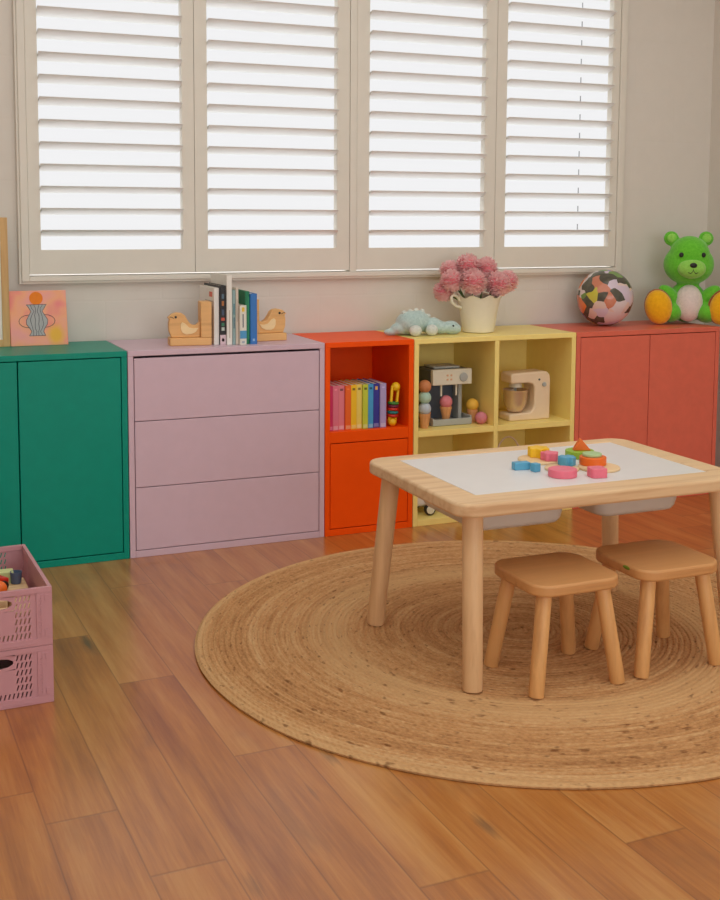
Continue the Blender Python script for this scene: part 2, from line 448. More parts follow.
# ---------------------------------------------------------------- rug
def rug_material():
    t = NT('braided_jute')
    tc = t.n('ShaderNodeTexCoord'); sp = t.n('ShaderNodeSeparateXYZ'); t.l(tc.outputs['Object'], sp.inputs[0])
    x, y = sp.outputs[0], sp.outputs[1]
    r = t.math('SQRT', t.math('ADD', t.math('MULTIPLY', x, x), t.math('MULTIPLY', y, y)))
    th = t.math('ARCTAN2', y, x)
    ridx = t.math('DIVIDE', r, .0149)
    k = t.math('FLOOR', ridx)
    arc = t.math('MULTIPLY', th, t.math('MULTIPLY', t.math('ADD', k, .5), .0149))
    def vec(sr, sa, off):
        c = t.n('ShaderNodeCombineXYZ'); t.l(t.math('MULTIPLY', r, sr), c.inputs[0]); t.l(t.math('ADD', t.math('MULTIPLY', arc, sa), t.math('MULTIPLY', k, 7.31)), c.inputs[1]); c.inputs[2].default_value = off
        return c.outputs[0]
    strand = t.noise(vec(160, 70, 0), 1, 3, .6)
    blot = t.noise(vec(60, 9, 5), 1, 3, .6)
    cb = t.n('ShaderNodeCombineXYZ'); t.l(t.math('MULTIPLY', k, .55), cb.inputs[0]); t.l(t.math('MULTIPLY', th, .25), cb.inputs[1])
    ringt = t.noise(cb.outputs[0], 1, 2)
    c0, c1, c2 = lin((158, 108, 66)), lin((202, 152, 102)), lin((220, 180, 132))
    f = t.math('ADD', t.math('MULTIPLY', strand, .35), t.math('ADD', t.math('MULTIPLY', blot, .3), t.math('MULTIPLY', ringt, .35)))
    col = t.ramp(f, [(.34, c0), (.5, c1), (.64, c2)])
    pale = t.ramp(r, [(.0, 0.0), (.455, 0.0), (.50, .75), (.58, .45), (.62, 0.0), (.845, 0.0), (.875, .6), (.9, .6)])
    col = t.mix(pale, col, lin((216, 174, 124)))
    fl = t.noise(vec(66, 26, 11), 1, 2, .5)
    fleck = t.ramp(fl, [(.62, 0.0), (.72, 1.0)])
    col = t.mix(t.math('MULTIPLY', fleck, .65), col, lin((104, 60, 28)))
    t.l(col, t.b.inputs['Base Color'])
    t.b.inputs['Roughness'].default_value = .9; t.b.inputs['Specular IOR Level'].default_value = .15
    wv = t.math('SINE', t.math('ADD', t.math('MULTIPLY', arc, 330), t.math('MULTIPLY', t.math('ABSOLUTE', t.math('SUBTRACT', t.math('FRACT', ridx), .5)), 8)))
    t.bump(t.math('ADD', t.math('MULTIPLY', wv, .22), strand), .7, .003)
    return t.m
bm = B()
RR, NA = .886, 180; rings = []
prof = [(.0, .011)]
NR = 60
for i in range(NR):
    a = RR * i / NR; wd = RR / NR
    prof += [(a + wd * .08, .0085), (a + wd * .3, .0115), (a + wd * .7, .0115), (a + wd * .92, .0085)]
prof += [(RR + .003, .006), (RR + .001, .001), (RR - .01, 0)]
c0 = bm.verts.new((0, 0, .011)); prev = None
for r, z in prof[1:]:
    ring = []
    for j in range(NA):
        a = 2 * PI * j / NA; rr = r * (1 + .0012 * math.sin(3 * a + 1) + .001 * math.sin(11 * a))
        ring.append(bm.verts.new((rr * math.cos(a), rr * math.sin(a), z)))
    if prev is None:
        for j in range(NA): bm.faces.new((c0, ring[j], ring[(j + 1) % NA]))
    else:
        for j in range(NA): bm.faces.new((prev[j], ring[j], ring[(j + 1) % NA], prev[(j + 1) % NA]))
    prev = ring
bm.faces.new(list(reversed(prev)))
rug = obj('rug', bm, rug_material(), loc=(.843, -1.099, .0))
rug.data.polygons.foreach_set('use_smooth', [True] * len(rug.data.polygons))
tag(rug, 'large round braided natural jute rug under the table and stools', 'rug')

# ---------------------------------------------------------------- blocks on the table
M_blue = paint('block_blue', (92, 170, 206), .45, .03); M_pink = paint('block_pink', (240, 118, 140), .45, .03)
M_borange = paint('block_orange', (240, 112, 30), .45, .03); M_byellow = paint('block_yellow', (246, 196, 24), .45, .03)
M_bgreen = paint('block_green', (150, 190, 60), .45, .03); M_bpale = paint('block_pale_green', (178, 206, 150), .45, .03)
M_raw = wood('raw_block_wood', (238, 206, 160), (206, 160, 110), 0, .5, 2)
BZ = TH - .0018
GB = 'wooden blocks on the play table'
def block(name, bm, m, label, x, y, z, rz=0, cat='block', bevel=.0018, group=GB):
    o = obj(name, bm, m, None, bevel=bevel, loc=(x, y, z), rot=(0, 0, rz)); tag(o, label, cat, group); return o
def disc(r, h, n=32):
    bm = B(); slab(bm, [(r * math.cos(2 * PI * i / n), r * math.sin(2 * PI * i / n)) for i in range(n)], 0, h); return bm
def flower(r, h, lobes=5, amp=.16, n=60):
    bm = B(); slab(bm, [(r * (1 + amp * math.cos(lobes * 2 * PI * i / n)) * math.cos(2 * PI * i / n), r * (1 + amp * math.cos(lobes * 2 * PI * i / n)) * math.sin(2 * PI * i / n)) for i in range(n)], 0, h); return bm
def rect(w, d, h):
    bm = B(); box(bm, -w / 2, w / 2, -d / 2, d / 2, 0, h); return bm
def cross(w, a, h):
    bm = B(); p = [(-a, -w), (a, -w), (a, -a), (w, -a), (w, a), (a, a), (a, w), (-a, w), (-a, a), (-w, a), (-w, -a), (-a, -a)]
    slab(bm, p, 0, h); return bm
block('toy_block', rect(.045, .024, .02), M_blue, 'long blue block at the far left of the blocks on the table', .800, -1.166, BZ, -.12)
block('toy_block', rect(.020, .02, .022), M_blue, 'small blue block standing in front of the long blue one', .822, -1.203, BZ, .15)
block('toy_plate', disc(.058, .007), M_raw, 'round plain wooden plate under the yellow flower block', .902, -1.092, BZ, cat='plate', bevel=.002)
block('toy_block', flower(.027, .026, 6), M_byellow, 'yellow flower block on the left wooden plate', .914, -1.070, BZ + .0071, .2)
block('toy_block', flower(.022, .022, 5), M_pink, 'small pink block beside the yellow flower on the left plate', .918, -1.122, BZ + .0071)
block('toy_plate', disc(.046, .006), M_raw, 'thin plain wooden disc in the middle under the blue cross', .900, -1.210, BZ, cat='plate', bevel=.002)
block('toy_block', disc(.0375, .02), M_pink, 'large pink disc block at the front edge of the pile', .858, -1.277, BZ + .0, .1)
block('toy_block', cross(.022, .011, .024), M_blue, 'blue cross block in the middle on the thin wooden disc', .928, -1.190, BZ + .0061, .5)
block('toy_plate', disc(.056, .007), M_raw, 'round plain wooden plate under the orange disc', .998, -1.238, BZ, cat='plate', bevel=.002)
block('toy_block', disc(.036, .022), M_borange, 'orange disc block on the right wooden plate', .996, -1.212, BZ + .0071)
block('toy_block', disc(.026, .008), M_bpale, 'pale green disc lying on top of the orange disc', .996, -1.208, BZ + .0292)
block('toy_block', flower(.024, .024, 4, .12), M_pink, 'pink four-lobed block in front of the orange disc', .938, -1.316, BZ, .6)
block('toy_block', disc(.040, .02), M_bgreen, 'bright green disc block at the back of the pile', 1.036, -1.090, BZ)
bm = B(); prism(bm, [(-.024, 0), (.026, 0), (-.004, .034)], -.011, .011)
block('toy_block', bm, M_borange, 'orange triangle block standing on the green disc', 1.040, -1.092, BZ + .0201, -.35)

# ---------------------------------------------------------------- crates with toys
M_crate = paint('pink_crate_plastic', (200, 146, 154), .45, .02, 20)
CW, CD, CH = .33, .385, .14
def perf_panel(bm, u0, u1, v0, v1, M, th, handle=True):
    """panel in a plane with slanted slits and an oval hand hole; M maps (u, v, depth) to 3-D"""
    tmp = B(); pu, pv = .0098, .018
    cols = int((u1 - u0) / pu); rows = int((v1 - v0) / pv)
    mu = (u1 - u0 - cols * pu) / 2; mv = (v1 - v0 - rows * pv) / 2
    def q(*ps): tmp.faces.new([tmp.verts.new((p[0], p[1], 0)) for p in ps])
    q((u0, v0), (u1, v0), (u1, v0 + mv), (u0, v0 + mv)); q((u0, v1 - mv), (u1, v1 - mv), (u1, v1), (u0, v1))
    q((u0, v0 + mv), (u0 + mu, v0 + mv), (u0 + mu, v1 - mv), (u0, v1 - mv)); q((u1 - mu, v0 + mv), (u1, v0 + mv), (u1, v1 - mv), (u1 - mu, v1 - mv))
    h0, h1 = 5, cols - 5                                  # columns of the hand-hole block
    for i in range(cols):
        for j in range(rows):
            a, b = u0 + mu + i * pu, v0 + mv + j * pv; c, d = a + pu, b + pv
            if handle and h0 <= i < h1 and j >= rows - 2: continue
            if i in (0, cols - 1) or (h0 <= i < h1 and j > 0):
                q((a, b), (c, b), (c, d), (a, d)); continue
            s = .0016; e0, e1 = b + .0025, d - .0025; m = (a + c) / 2
            I = [(m - s - .0018, e0), (m + s - .0018, e0), (m + s + .0018, e1), (m - s + .0018, e1)]; O = [(a, b), (c, b), (c, d), (a, d)]
            for k in range(4): q(O[k], O[(k + 1) % 4], I[(k + 1) % 4], I[k])
    if handle:
        a, c = u0 + mu + h0 * pu, u0 + mu + h1 * pu; b, d = v0 + mv + (rows - 2) * pv, v0 + mv + rows * pv
        cu, cv = (a + c) / 2, (b + d) / 2; hw, hh = (c - a) / 2 - .004, (d - b) / 2 - .005; N = 48; O = []; I = []
        for k in range(N):
            t_ = 2 * PI * (k + .5) / N; x, y = math.cos(t_), math.sin(t_)
            s = min((c - a) / 2 / max(abs(x), 1e-6), (d - b) / 2 / max(abs(y), 1e-6)); O.append((cu + x * s, cv + y * s))
            ex = max(-1, min(1, x * s / ((c - a) / 2))); ey = max(-1, min(1, y * s / ((d - b) / 2)))
            L = (abs(ex) ** 3.0 + abs(ey) ** 3.0) ** (1 / 3.0); I.append((cu + hw * ex / L, cv + hh * ey / L))
        for k in range(N): q(O[k], O[(k + 1) % N], I[(k + 1) % N], I[k])
        for (x, y) in ((a, b), (c, b), (c, d), (a, d)):
            o2 = sorted(O, key=lambda p: (p[0] - x) ** 2 + (p[1] - y) ** 2)[:2]
            q((x, y), o2[0], o2[1])
    bmesh.ops.remove_doubles(tmp, verts=tmp.verts, dist=1e-5)
    bmesh.ops.recalc_face_normals(tmp, faces=tmp.faces)
    ex = bmesh.ops.extrude_face_region(tmp, geom=list(tmp.faces))
    for v in ex['geom']:
        if isinstance(v, bmesh.types.BMVert): v.co.z += th
    me = bpy.data.meshes.new('tmp'); tmp.to_mesh(me); tmp.free()
    n0 = len(bm.verts); bm.from_mesh(me); bpy.data.meshes.remove(me); bm.verts.ensure_lookup_table()
    for v in bm.verts[n0:]: v.co = M @ v.co
def crate(label, x, y, z):
    t = thing('storage_crate', label, 'crate', (x, y, z), .03, 'stacked pink crates')
    w, d, h = CW / 2, CD / 2, CH
    bm = B(); box(bm, -w + .004, w - .004, -d + .004, d - .004, 0, .004); obj('base', bm, M_crate, t, smooth=False)
    for nm, M in (('front_panel', Matrix(((1, 0, 0, 0), (0, 0, 1, -d + .003), (0, 1, 0, 0), (0, 0, 0, 1)))), ('back_panel', Matrix(((1, 0, 0, 0), (0, 0, 1, d - .006), (0, 1, 0, 0), (0, 0, 0, 1))))):
        bm = B(); perf_panel(bm, -w + .034, w - .034, .018, h - .0125, M, .003); obj(nm, bm, M_crate, t, smooth=False)
    for nm, sx in (('side_panel', -1), ('side_panel', 1)):
        M = Matrix(((0, 0, 1, (w - .006) if sx > 0 else (-w + .003)), (1, 0, 0, 0), (0, 1, 0, 0), (0, 0, 0, 1)))
        bm = B(); perf_panel(bm, -d + .03, d - .03, .018, h - .0125, M, .003, False); obj(nm, bm, M_crate, t, smooth=False)
    for sx in (-1, 1):
        for sy in (-1, 1):
            bm = B()
            P = [(w - .036, d), (w, d), (w, d - .032), (w - .007, d - .032), (w - .007, d - .007), (w - .036, d - .007)]
            slab(bm, [(sx * px, sy * py) for px, py in P], .0187, h - .0127)
            xa, xb = sorted((sx * (w - .026), sx * (w - .02))); ya, yb = sorted((sy * (d + .0018), sy * (d - .002))); box(bm, xa, xb, ya, yb, .022, h - .016)
            for zz in (.024, h - .032):
                xa, xb = sorted((sx * (w - .017), sx * (w - .009))); box(bm, xa, xb, ya, yb, zz, zz + .014)
            for k in range(7):
                zz = .03 + k * .013; xa, xb = sorted((sx * (w - .030), sx * (w - .026))); box(bm, xa, xb, ya, yb, zz, zz + .003)
            obj('corner_post', bm, M_crate, t, smooth=False)
    bm = B()
    for za, zb, g in ((h - .0125, h, .0), (0.0005, .0185, 0)):
        box(bm, -w, w, -d, -d + .009, za, zb); box(bm, -w, w, d - .009, d, za, zb)
        box(bm, -w, -w + .009, -d + .009, d - .009, za, zb); box(bm, w - .009, w, -d + .009, d - .009, za, zb)
    box(bm, -w + .04, w - .04, -d - .0012, -d, .006, .0095)
    obj('rim', bm, M_crate, t, bevel=.0015, smooth=False)
    return t
CX, CY = -.4185 - CW / 2, -1.0795 + CD / 2
crate('lower pink perforated crate of the stack at the left edge', CX, CY, 0)
crate('upper pink perforated crate of the stack, filled with toys', CX, CY, CH + .0006)
cz = CH + .0006 + .0045
GT = 'toys in the upper crate'
M_red = paint('toy_red', (206, 40, 24), .35); M_black = paint('toy_black', (26, 24, 24), .5); M_tblue = paint('toy_slate_blue', (84, 100, 130), .45)
M_tgreen = paint('toy_pale_green', (206, 214, 150), .5); M_grey = paint('toy_grey', (150, 150, 150), .4)
rx = CX + CW / 2
def tbox(label, w, d, h, x, y, z, m, rz, cat='block'):
    return block('wooden_block', rect(w, d, h), m, label, x, y, z, rz, cat, .003, GT)
tbox('long plain wooden block along the front of the upper crate', .13, .05, .075, rx - .095, CY - CD / 2 + .05, cz, M_raw, .05)
tbox('plain wooden block at the right front corner of the upper crate', .045, .06, .07, rx - .045, CY - CD / 2 + .125, cz, M_raw, .2)
tbox('plain wooden slab under the red toy car', .11, .11, .08, rx - .135, CY - .02, cz, M_raw, -.05)
tbox('plain wooden slab under the slate blue cup', .05, .12, .075, rx - .046, CY + .045, cz, M_raw, .0)
tbox('pale green flat block behind the red toy car in the upper crate', .15, .03, .105, rx - .125, CY + .085, cz, M_tgreen, -.05)
t = thing('toy_car', 'red toy car with black windows and wheels in the upper crate', 'toy car', (rx - .118, CY + .0, cz + .0802), .5, GT)
bm = B(); prism(bm, [(-.045, .012), (.045, .012), (.047, .028), (.024, .032), (.012, .048), (-.024, .048), (-.034, .032), (-.046, .028)], -.019, .019); obj('body', bm, M_red, t, bevel=.004)
bm = B(); prism(bm, [(-.027, .034), (.013, .034), (.007, .044), (-.02, .044)], -.0195, .0195); obj('windscreen', bm, M_black, t)
for xx in (-.028, .028):
    for yy in (-.021, .021):
        bm = B(); rod(bm, (xx, yy - .005, .0125), (xx, yy + .005, .0125), .0125, None, 20, .002); obj('wheel', bm, M_black, t)
t = thing('toy_cup', 'slate blue toy cup at the right side of the upper crate', 'cup', (rx - .046, CY + .06, cz + .0752), .9, GT)
bm = B(); lathe(bm, [(.010, 0), (.0125, .001), (.015, .03), (.0135, .03), (.011, .004)]); obj('cup', bm, M_tblue, t)
bm = B(); tube(bm, [(.014, 0, .023), (.021, 0, .022), (.0225, 0, .016), (.0205, 0, .010), (.0125, 0, .009)], .0018); obj('handle', bm, M_tblue, t)
bm = B(); ball(bm, (0, 0, .020), .020); o = obj('toy_ball', bm, M_borange, loc=(rx - .075, CY - .075, cz + .0701 - .07)); tag(o, 'small orange ball in front of the red toy car', 'ball', GT)
o.location = (rx - .1, CY - .052, cz + .0802)
bm = B(); tube(bm, [(.03 * math.cos(a) , .03 * math.sin(a), .006) for a in [2 * PI * k / 28 for k in range(28)]], .006, 10, True)
o = obj('toy_ring', bm, M_red, loc=(rx - .06, CY + .148, cz)); tag(o, 'red ring lying near the back of the upper crate', 'ring', GT)

# ---------------------------------------------------------------- on the teal cabinet: framed picture and canvas
M_frame = wood('oak_frame', (214, 172, 112), (176, 130, 74), 2, .5)
M_mat = paint('mat_board', (240, 236, 226), .7, .01); M_leaf = paint('leaf_print', (86, 110, 44), .7, .1)
ZT = .7003
t = thing('framed_picture', 'oak-framed leaf print leaning on the wall, cut off by the left edge', 'picture', (-.3395 - .16, .262, ZT), 0, None, -.03)
bm = B(); W2, H2, fw = .16, .435, .024
box(bm, -W2, -W2 + fw, 0, .02, 0, H2); box(bm, W2 - fw, W2, 0, .02, 0, H2); box(bm, -W2 + fw, W2 - fw, 0, .02, 0, fw); box(bm, -W2 + fw, W2 - fw, 0, .02, H2 - fw, H2)
obj('frame', bm, M_frame, t, bevel=.0015, smooth=False)
bm = B(); box(bm, -W2 + fw, W2 - fw, .006, .012, fw, H2 - fw); obj('mat_board', bm, M_mat, t, smooth=False)
bm = B()
for a in range(7):
    an = -1.2 + .4 * a; c = Vector((.0 + .07 * math.sin(an), 0, .26 + .08 * math.cos(an)))
    dx, dz = math.sin(an), math.cos(an); pts = []
    for k in range(16):
        u = 2 * PI * k / 16; l_, s_ = .065 * math.cos(u), .02 * math.sin(u); pts.append((c.x + dx * l_ + dz * s_, c.z + dz * l_ - dx * s_))
    prism(bm, pts, .0052 - .0002 * a, .0059)
obj('leaf_print', bm, M_leaf, t, smooth=False)

def canvas_mat():
    t = NT('canvas_paint'); v = t.coord()
    n = t.noise(v, 9, 2)
    c = t.ramp(n, [(.36, lin((246, 168, 160))), (.5, lin((250, 176, 136))), (.64, lin((246, 138, 140)))])
    sp = t.n('ShaderNodeSeparateXYZ'); t.l(v, sp.inputs[0])
    dx = t.math('SUBTRACT', sp.outputs[0], .055); dz = t.math('SUBTRACT', sp.outputs[2], .035)
    d = t.math('SQRT', t.math('ADD', t.math('MULTIPLY', t.math('MULTIPLY', dx, dx), 1.6), t.math('MULTIPLY', dz, dz)))
    m = t.ramp(d, [(.018, 1.0), (.045, 0.0)])
    t.l(t.mix(m, c, lin((244, 186, 70))), t.b.inputs['Base Color']); t.b.inputs['Roughness'].default_value = .7
    t.bump(t.noise(v, 300, 2), .15, .001)
    return t.m
t = thing('canvas_painting', 'small pink canvas with striped urn and orange ball leaning on the wall', 'painting', (-.242, .262, ZT), 0, None, -.22)
bm = B(); box(bm, -.0955, .0955, 0, .016, 0, .19); obj('canvas', bm, canvas_mat(), t, bevel=.002, smooth=False)
bm = B(); rod(bm, (-.006, -.0012, .163), (-.006, .001, .163), .0225, None, 28); obj('painted_ball', bm, paint('painted_orange', (240, 130, 20), .7), t)
M_urn = paint('urn_grey', (176, 176, 176), .7); M_line = paint('urn_line', (84, 84, 92), .7)
half = [(0.040, .145), (.028, .132), (.021, .122), (.033, .108), (.041, .092), (.040, .078), (.030, .062), (.022, .052), (.031, .038)]
def urnpt(k, s): return (-.006 + s * half[k][0] * .85, half[k][1] - .004)
bm = B(); prism(bm, [urnpt(k, 1) for k in range(9)] + [urnpt(k, -1) for k in reversed(range(9))], -.0008, .001); obj('painted_urn', bm, M_urn, t, smooth=False)
bm = B()
for f in (-1, -.6, -.2, .2, .6, 1): tube(bm, [(urnpt(k, f)[0] + .002 * math.sin(k * 2.1 + f * 5), -.001, urnpt(k, f)[1]) for k in range(9)], .0008, 5)
for k in (0, 8): tube(bm, [(urnpt(k, -1)[0], -.001, urnpt(k, 0)[1]), (urnpt(k, 1)[0], -.001, urnpt(k, 0)[1])], .0008, 5)
for s in (-1, 1): tube(bm, [(-.006 + s * (.026 + .034 * math.sin(a)), -.001, .084 + .022 * math.cos(a)) for a in [PI * q / 8 for q in range(9)]], .0008, 5)
obj('painted_line', bm, M_line, t)

# ---------------------------------------------------------------- bookends and books on the lilac unit
M_bird = wood('bookend_wood', (232, 180, 116), (200, 146, 88), 0, .5, 2); M_wing = wood('wing_wood', (246, 216, 164), (226, 186, 126), 0, .5, 2)
def bookend(label, x, y, rz, mirror=False):
    t = thing('bookend', label, 'bookend', (x, y, ZT), rz, 'bird bookends')
    s = -1 if mirror else 1
    X = lambda v: s * (v - .075)
    def xs(a, b): return sorted((X(a), X(b)))
    bm = B(); a, b = xs(.003, .138 if mirror else .146); box(bm, a, b, -.034, .034, 0, .027); obj('base', bm, M_bird, t, bevel=.003)
    bm = B(); a, b = xs(.109, .138 if mirror else .146); box(bm, a, b, -.034, .034, .0272, .15); obj('upright', bm, M_bird, t, bevel=.002)
    P = [(0.004, .101), (.014, .109), (.030, .113), (.046, .111), (.057, .103), (.064, .09), (.074, .075), (.088, .068), (.098, .070), (.1085, .082), (.1085, .0275), (.010, .0275), (.002, .05), (.001, .075), (.004, .09), (-.002, .096)]
    bm = B(); prism(bm, [(X(p), q) for p, q in P], -.018, .012); bd = obj('bird', bm, M_bird, t, bevel=.0025)
    Wg = [(.041, .074), (.047, .080), (.057, .076), (.07, .062), (.085, .058), (.103, .060), (.094, .046), (.08, .039), (.06, .037), (.047, .044), (.041, .057)]
    bm = B(); prism(bm, [(X(p), q) for p, q in Wg], -.021, -.0175); o = obj('wing', bm, M_wing, bd, bevel=.001)
    bm = B(); rod(bm, (X(.025), -.0195, .098), (X(.025), -.0178, .098), .0042, None, 14); obj('eye', bm, M_black, bd)
    bm = B(); tube(bm, [(X(.004), -.0183, .099), (X(.012), -.0183, .098), (X(.018), -.0183, .094)], .0011, 6); obj('beak_line', bm, M_black, bd)
    return t
bookend('wooden bird bookend facing left, at the left end of the books', .240, .108, -.12)
bookend('wooden bird bookend facing right, behind the blue book', .5285, .155, .06, True)

def cover_mat(name, c, marks=(), rough=.4):
    return paint(name, c, rough, .02, 30)
M_page = paint('page_edges', (232, 224, 208), .8, .06, 200)
GBK = 'books between the bird bookends'
def book(label, x0, x1, y0, d, h, c, marks=(), zb=ZT, group=GBK, name='book'):
    """upright book, spine towards the room; marks are (z0, z1, u0, u1, colour) patches on the spine"""
    wd = x1 - x0 - .0006
    t = thing(name, label, 'book', ((x0 + x1) / 2 - (.006 if zb == ZT else 0), y0 - (.006 if zb == ZT else 0), zb), 0, group)
    m = c if not isinstance(c, tuple) else paint('cover', c, .45, .02, 30)
    bm = B(); a = wd / 2; th = min(.002, wd * .16)
    box(bm, -a, -a + th, 0, d, 0, h); box(bm, a - th, a, 0, d, 0, h); box(bm, -a + th, a - th, 0, th, 0, h)
    obj('cover', bm, m, t, bevel=.0006, smooth=False)
    bm = B(); box(bm, -a + th, a - th, th, d - .003, .002, h - .003); obj('pages', bm, M_page, t, smooth=False)
    for z0, z1, u0, u1, mc in marks:
        bm = B(); box(bm, -a + wd * u0, -a + wd * u1, -.0006, .0002, z0 * h, z1 * h)
        obj('spine_mark', bm, paint('spine_print', mc, .5, .02), t, smooth=False)
    return t
t = book('white hardback with a small red mark, beside the left bird bookend', .3225, .341, .078, .18, .197, (240, 236, 230))
bm = B(); box(bm, -.0100, -.0092, .02, .055, .165, .182); o = obj('cover_mark', bm, paint('red_print', (222, 110, 90), .5), t, smooth=False)
bm = B(); box(bm, -.0100, -.0092, .015, .11, .148, .1515); obj('cover_mark', bm, paint('grey_print', (190, 184, 176), .5), t, smooth=False)
book('black book with multicoloured spine and white foot', .3412, .3622, .068, .20, .205, (40, 38, 40),
     [(.0, .17, 0, 1, (222, 196, 204)), (.06, .11, .3, .7, (214, 90, 100)), (.24, .30, .25, .75, (190, 200, 190)), (.32, .37, .25, .75, (60, 130, 100)), (.41, .46, .2, .8, (206, 90, 70)), (.50, .60, .3, .7, (70, 84, 110)), (.66, .74, .3, .7, (176, 110, 60)), (.78, .86, .3, .7, (80, 110, 130))])
book('tallest book, slim with a cream white spine', .3632, .3825, .06, .20, .241, (238, 234, 226), [(.1, .5, .45, .6, (196, 184, 168))])
book('slim teal grey book right of the tall cream one', .383, .394, .058, .17, .190, (150, 178, 178), [(.55, .75, .3, .7, (80, 130, 140)), (.3, .5, .3, .7, (90, 120, 130))])
book('slim cream book between the teal grey book and the small white one', .3945, .4045, .058, .17, .197, (222, 208, 192), [(.4, .8, .4, .6, (170, 160, 150))])
book('short white book with yellow patch and blue label', .4052, .4295, .045, .11, .137, (230, 226, 214),
     [(.84, .95, .3, .7, (240, 200, 70)), (.16, .36, 0, 1, (80, 156, 206)), (.44, .78, .4, .56, (100, 110, 120)), (.04, .1, .3, .7, (170, 180, 190))])
book('dark green book behind the short white one', .430, .4455, .062, .17, .184, (24, 128, 88), [(.1, .9, .75, .95, (60, 170, 130))])
book('bright blue book at the right end of the row', .446, .471, .055, .17, .176, (52, 120, 196), [(.06, .11, .35, .65, (150, 190, 230))])

# ---------------------------------------------------------------- orange shelf: books and rattle
ZO = .3783
cols = [('magenta book at the left end of the orange shelf', (206, 40, 96), .0135), ('pink book next to the magenta one', (226, 120, 140), .0225), ('pink book with dark spine heading, left of the orange book', (230, 128, 140), .0235),
        ('orange book on the orange shelf', (240, 104, 30), .0225), ('deep yellow book right of the orange book', (246, 196, 30), .0225), ('pale yellow book between deep yellow and lime', (240, 212, 100), .0215),
        ('lime green book left of the light blue book', (196, 206, 60), .0215), ('light blue book on the orange shelf', (70, 160, 214), .0215), ('navy blue book with a gold dot', (54, 52, 150), .0245), ('lavender book at the right end beside the rattle', (176, 160, 206), .0245)]
x = .7262
for i, (lb, c, wdt) in enumerate(cols):
    dk = tuple(int(v * .55) for v in c); marks = [(.02, .10, .1, .9, tuple(min(255, int(v * .6 + 95)) for v in c))]
    if i in (2, 4, 5, 6, 7): marks.append((.88, .93, .25, .75, dk))
    if i in (1, 3, 9): marks.append((.9, .93, .3, .7, tuple(min(255, v + 30) for v in c)))
    if i == 8: marks.append((.86, .94, .3, .7, (236, 180, 90)))
    book(lb, x, x + wdt, .022 + .003 * ((i * 7) % 3), .15, .162, c, marks, ZO, 'rainbow books on the orange shelf')
    x += wdt + .0006
t = thing('toy_rattle', 'wooden rattle with yellow bars and coloured rings, leaning by the lavender book', 'rattle', (.9785, .035, ZO), 0, None, 0, .06)
bm = B(); ball(bm, (0, 0, .0165), .0165, 20, 12); obj('knob', bm, M_byellow, t)
bm = B(); ball(bm, (.006, 0, .146), .0165, 20, 12); obj('knob', bm, M_byellow, t)
for dx in (-.012, .012):
    bm = B(); rod(bm, (dx, 0, .02), (dx + .004, 0, .150), .0055, None, 12, .002); obj('bar', bm, M_byellow, t)
for z, m in ((.040, M_red), (.052, paint('ring_teal', (30, 120, 120), .45)), (.064, M_red), (.075, paint('ring_plum', (120, 30, 60), .45)), (.086, paint('ring_green', (60, 130, 50), .45))):
    bm = B(); tube(bm, [(.016 * math.cos(a), .016 * math.sin(a), z) for a in [2 * PI * k / 24 for k in range(24)]], .0055, 10, True); obj('bead_ring', bm, m, t)

# ---------------------------------------------------------------- yellow cubbies
ZY = .3573
M_coffee = paint('toy_cream_white', (226, 218, 196), .45, .01); M_dgrey = paint('toy_dark_grey', (84, 88, 84), .5, .02); M_lgrey = paint('toy_light_grey', (176, 178, 172), .45, .02); M_navy = paint('toy_slate', (92, 100, 112), .5)
t = thing('toy_coffee_machine', 'cream and grey toy coffee machine in the upper left cubby', 'toy', (1.246, .135, ZY))
bm = B(); box(bm, -.083, .083, -.068, .075, 0, .012); obj('base', bm, M_lgrey, t, bevel=.003)
bm = B()
box(bm, -.083, .083, -.070, -.066, .002, .026); box(bm, -.083, -.077, -.068, .02, .012, .03); box(bm, .077, .083, -.068, .02, .012, .034); obj('drip_tray', bm, M_lgrey, t, bevel=.001)
bm = B(); box(bm, -.083, .06, .03, .078, .0122, .155); obj('back_panel', bm, M_navy, t, bevel=.003)
bm = B(); box(bm, -.088, -.072, .0, .075, .0122, .155); obj('side_panel', bm, M_dgrey, t, bevel=.002)
bm = B(); box(bm, .05, .066, -.02, .03, .0122, .155); obj('column', bm, M_lgrey, t, bevel=.003)
bm = B(); box(bm, -.083, .083, -.045, .08, .155, .2125); obj('housing', bm, M_dgrey, t, bevel=.004)
bm = B(); box(bm, -.083, .083, -.066, -.0452, .155, .214); hd = obj('front_panel', bm, M_coffee, t, bevel=.003)
bm = B(); rod(bm, (.046, -.072, .183), (.046, -.0665, .183), .0165, .0175, 24, .002); obj('dial', bm, M_lgrey, hd)
for i, (dx, dz) in enumerate(((-.022, .192), (-.006, .192), (-.022, .176), (-.006, .176))):
    bm = B(); rod(bm, (dx, -.0685, dz), (dx, -.0655, dz), .004, None, 12); obj('button', bm, paint('button_peach', (226, 180, 140), .5), hd)
bm = B(); box(bm, -.06, .05, -.03, .06, .2127, .222); obj('cup_tray', bm, M_lgrey, t, bevel=.004)
for dx in (-.040, .024):
    bm = B(); rod(bm, (dx, -.050, .112), (dx, -.050, .1553), .004, None, 10); obj('spout', bm, M_coffee, t)

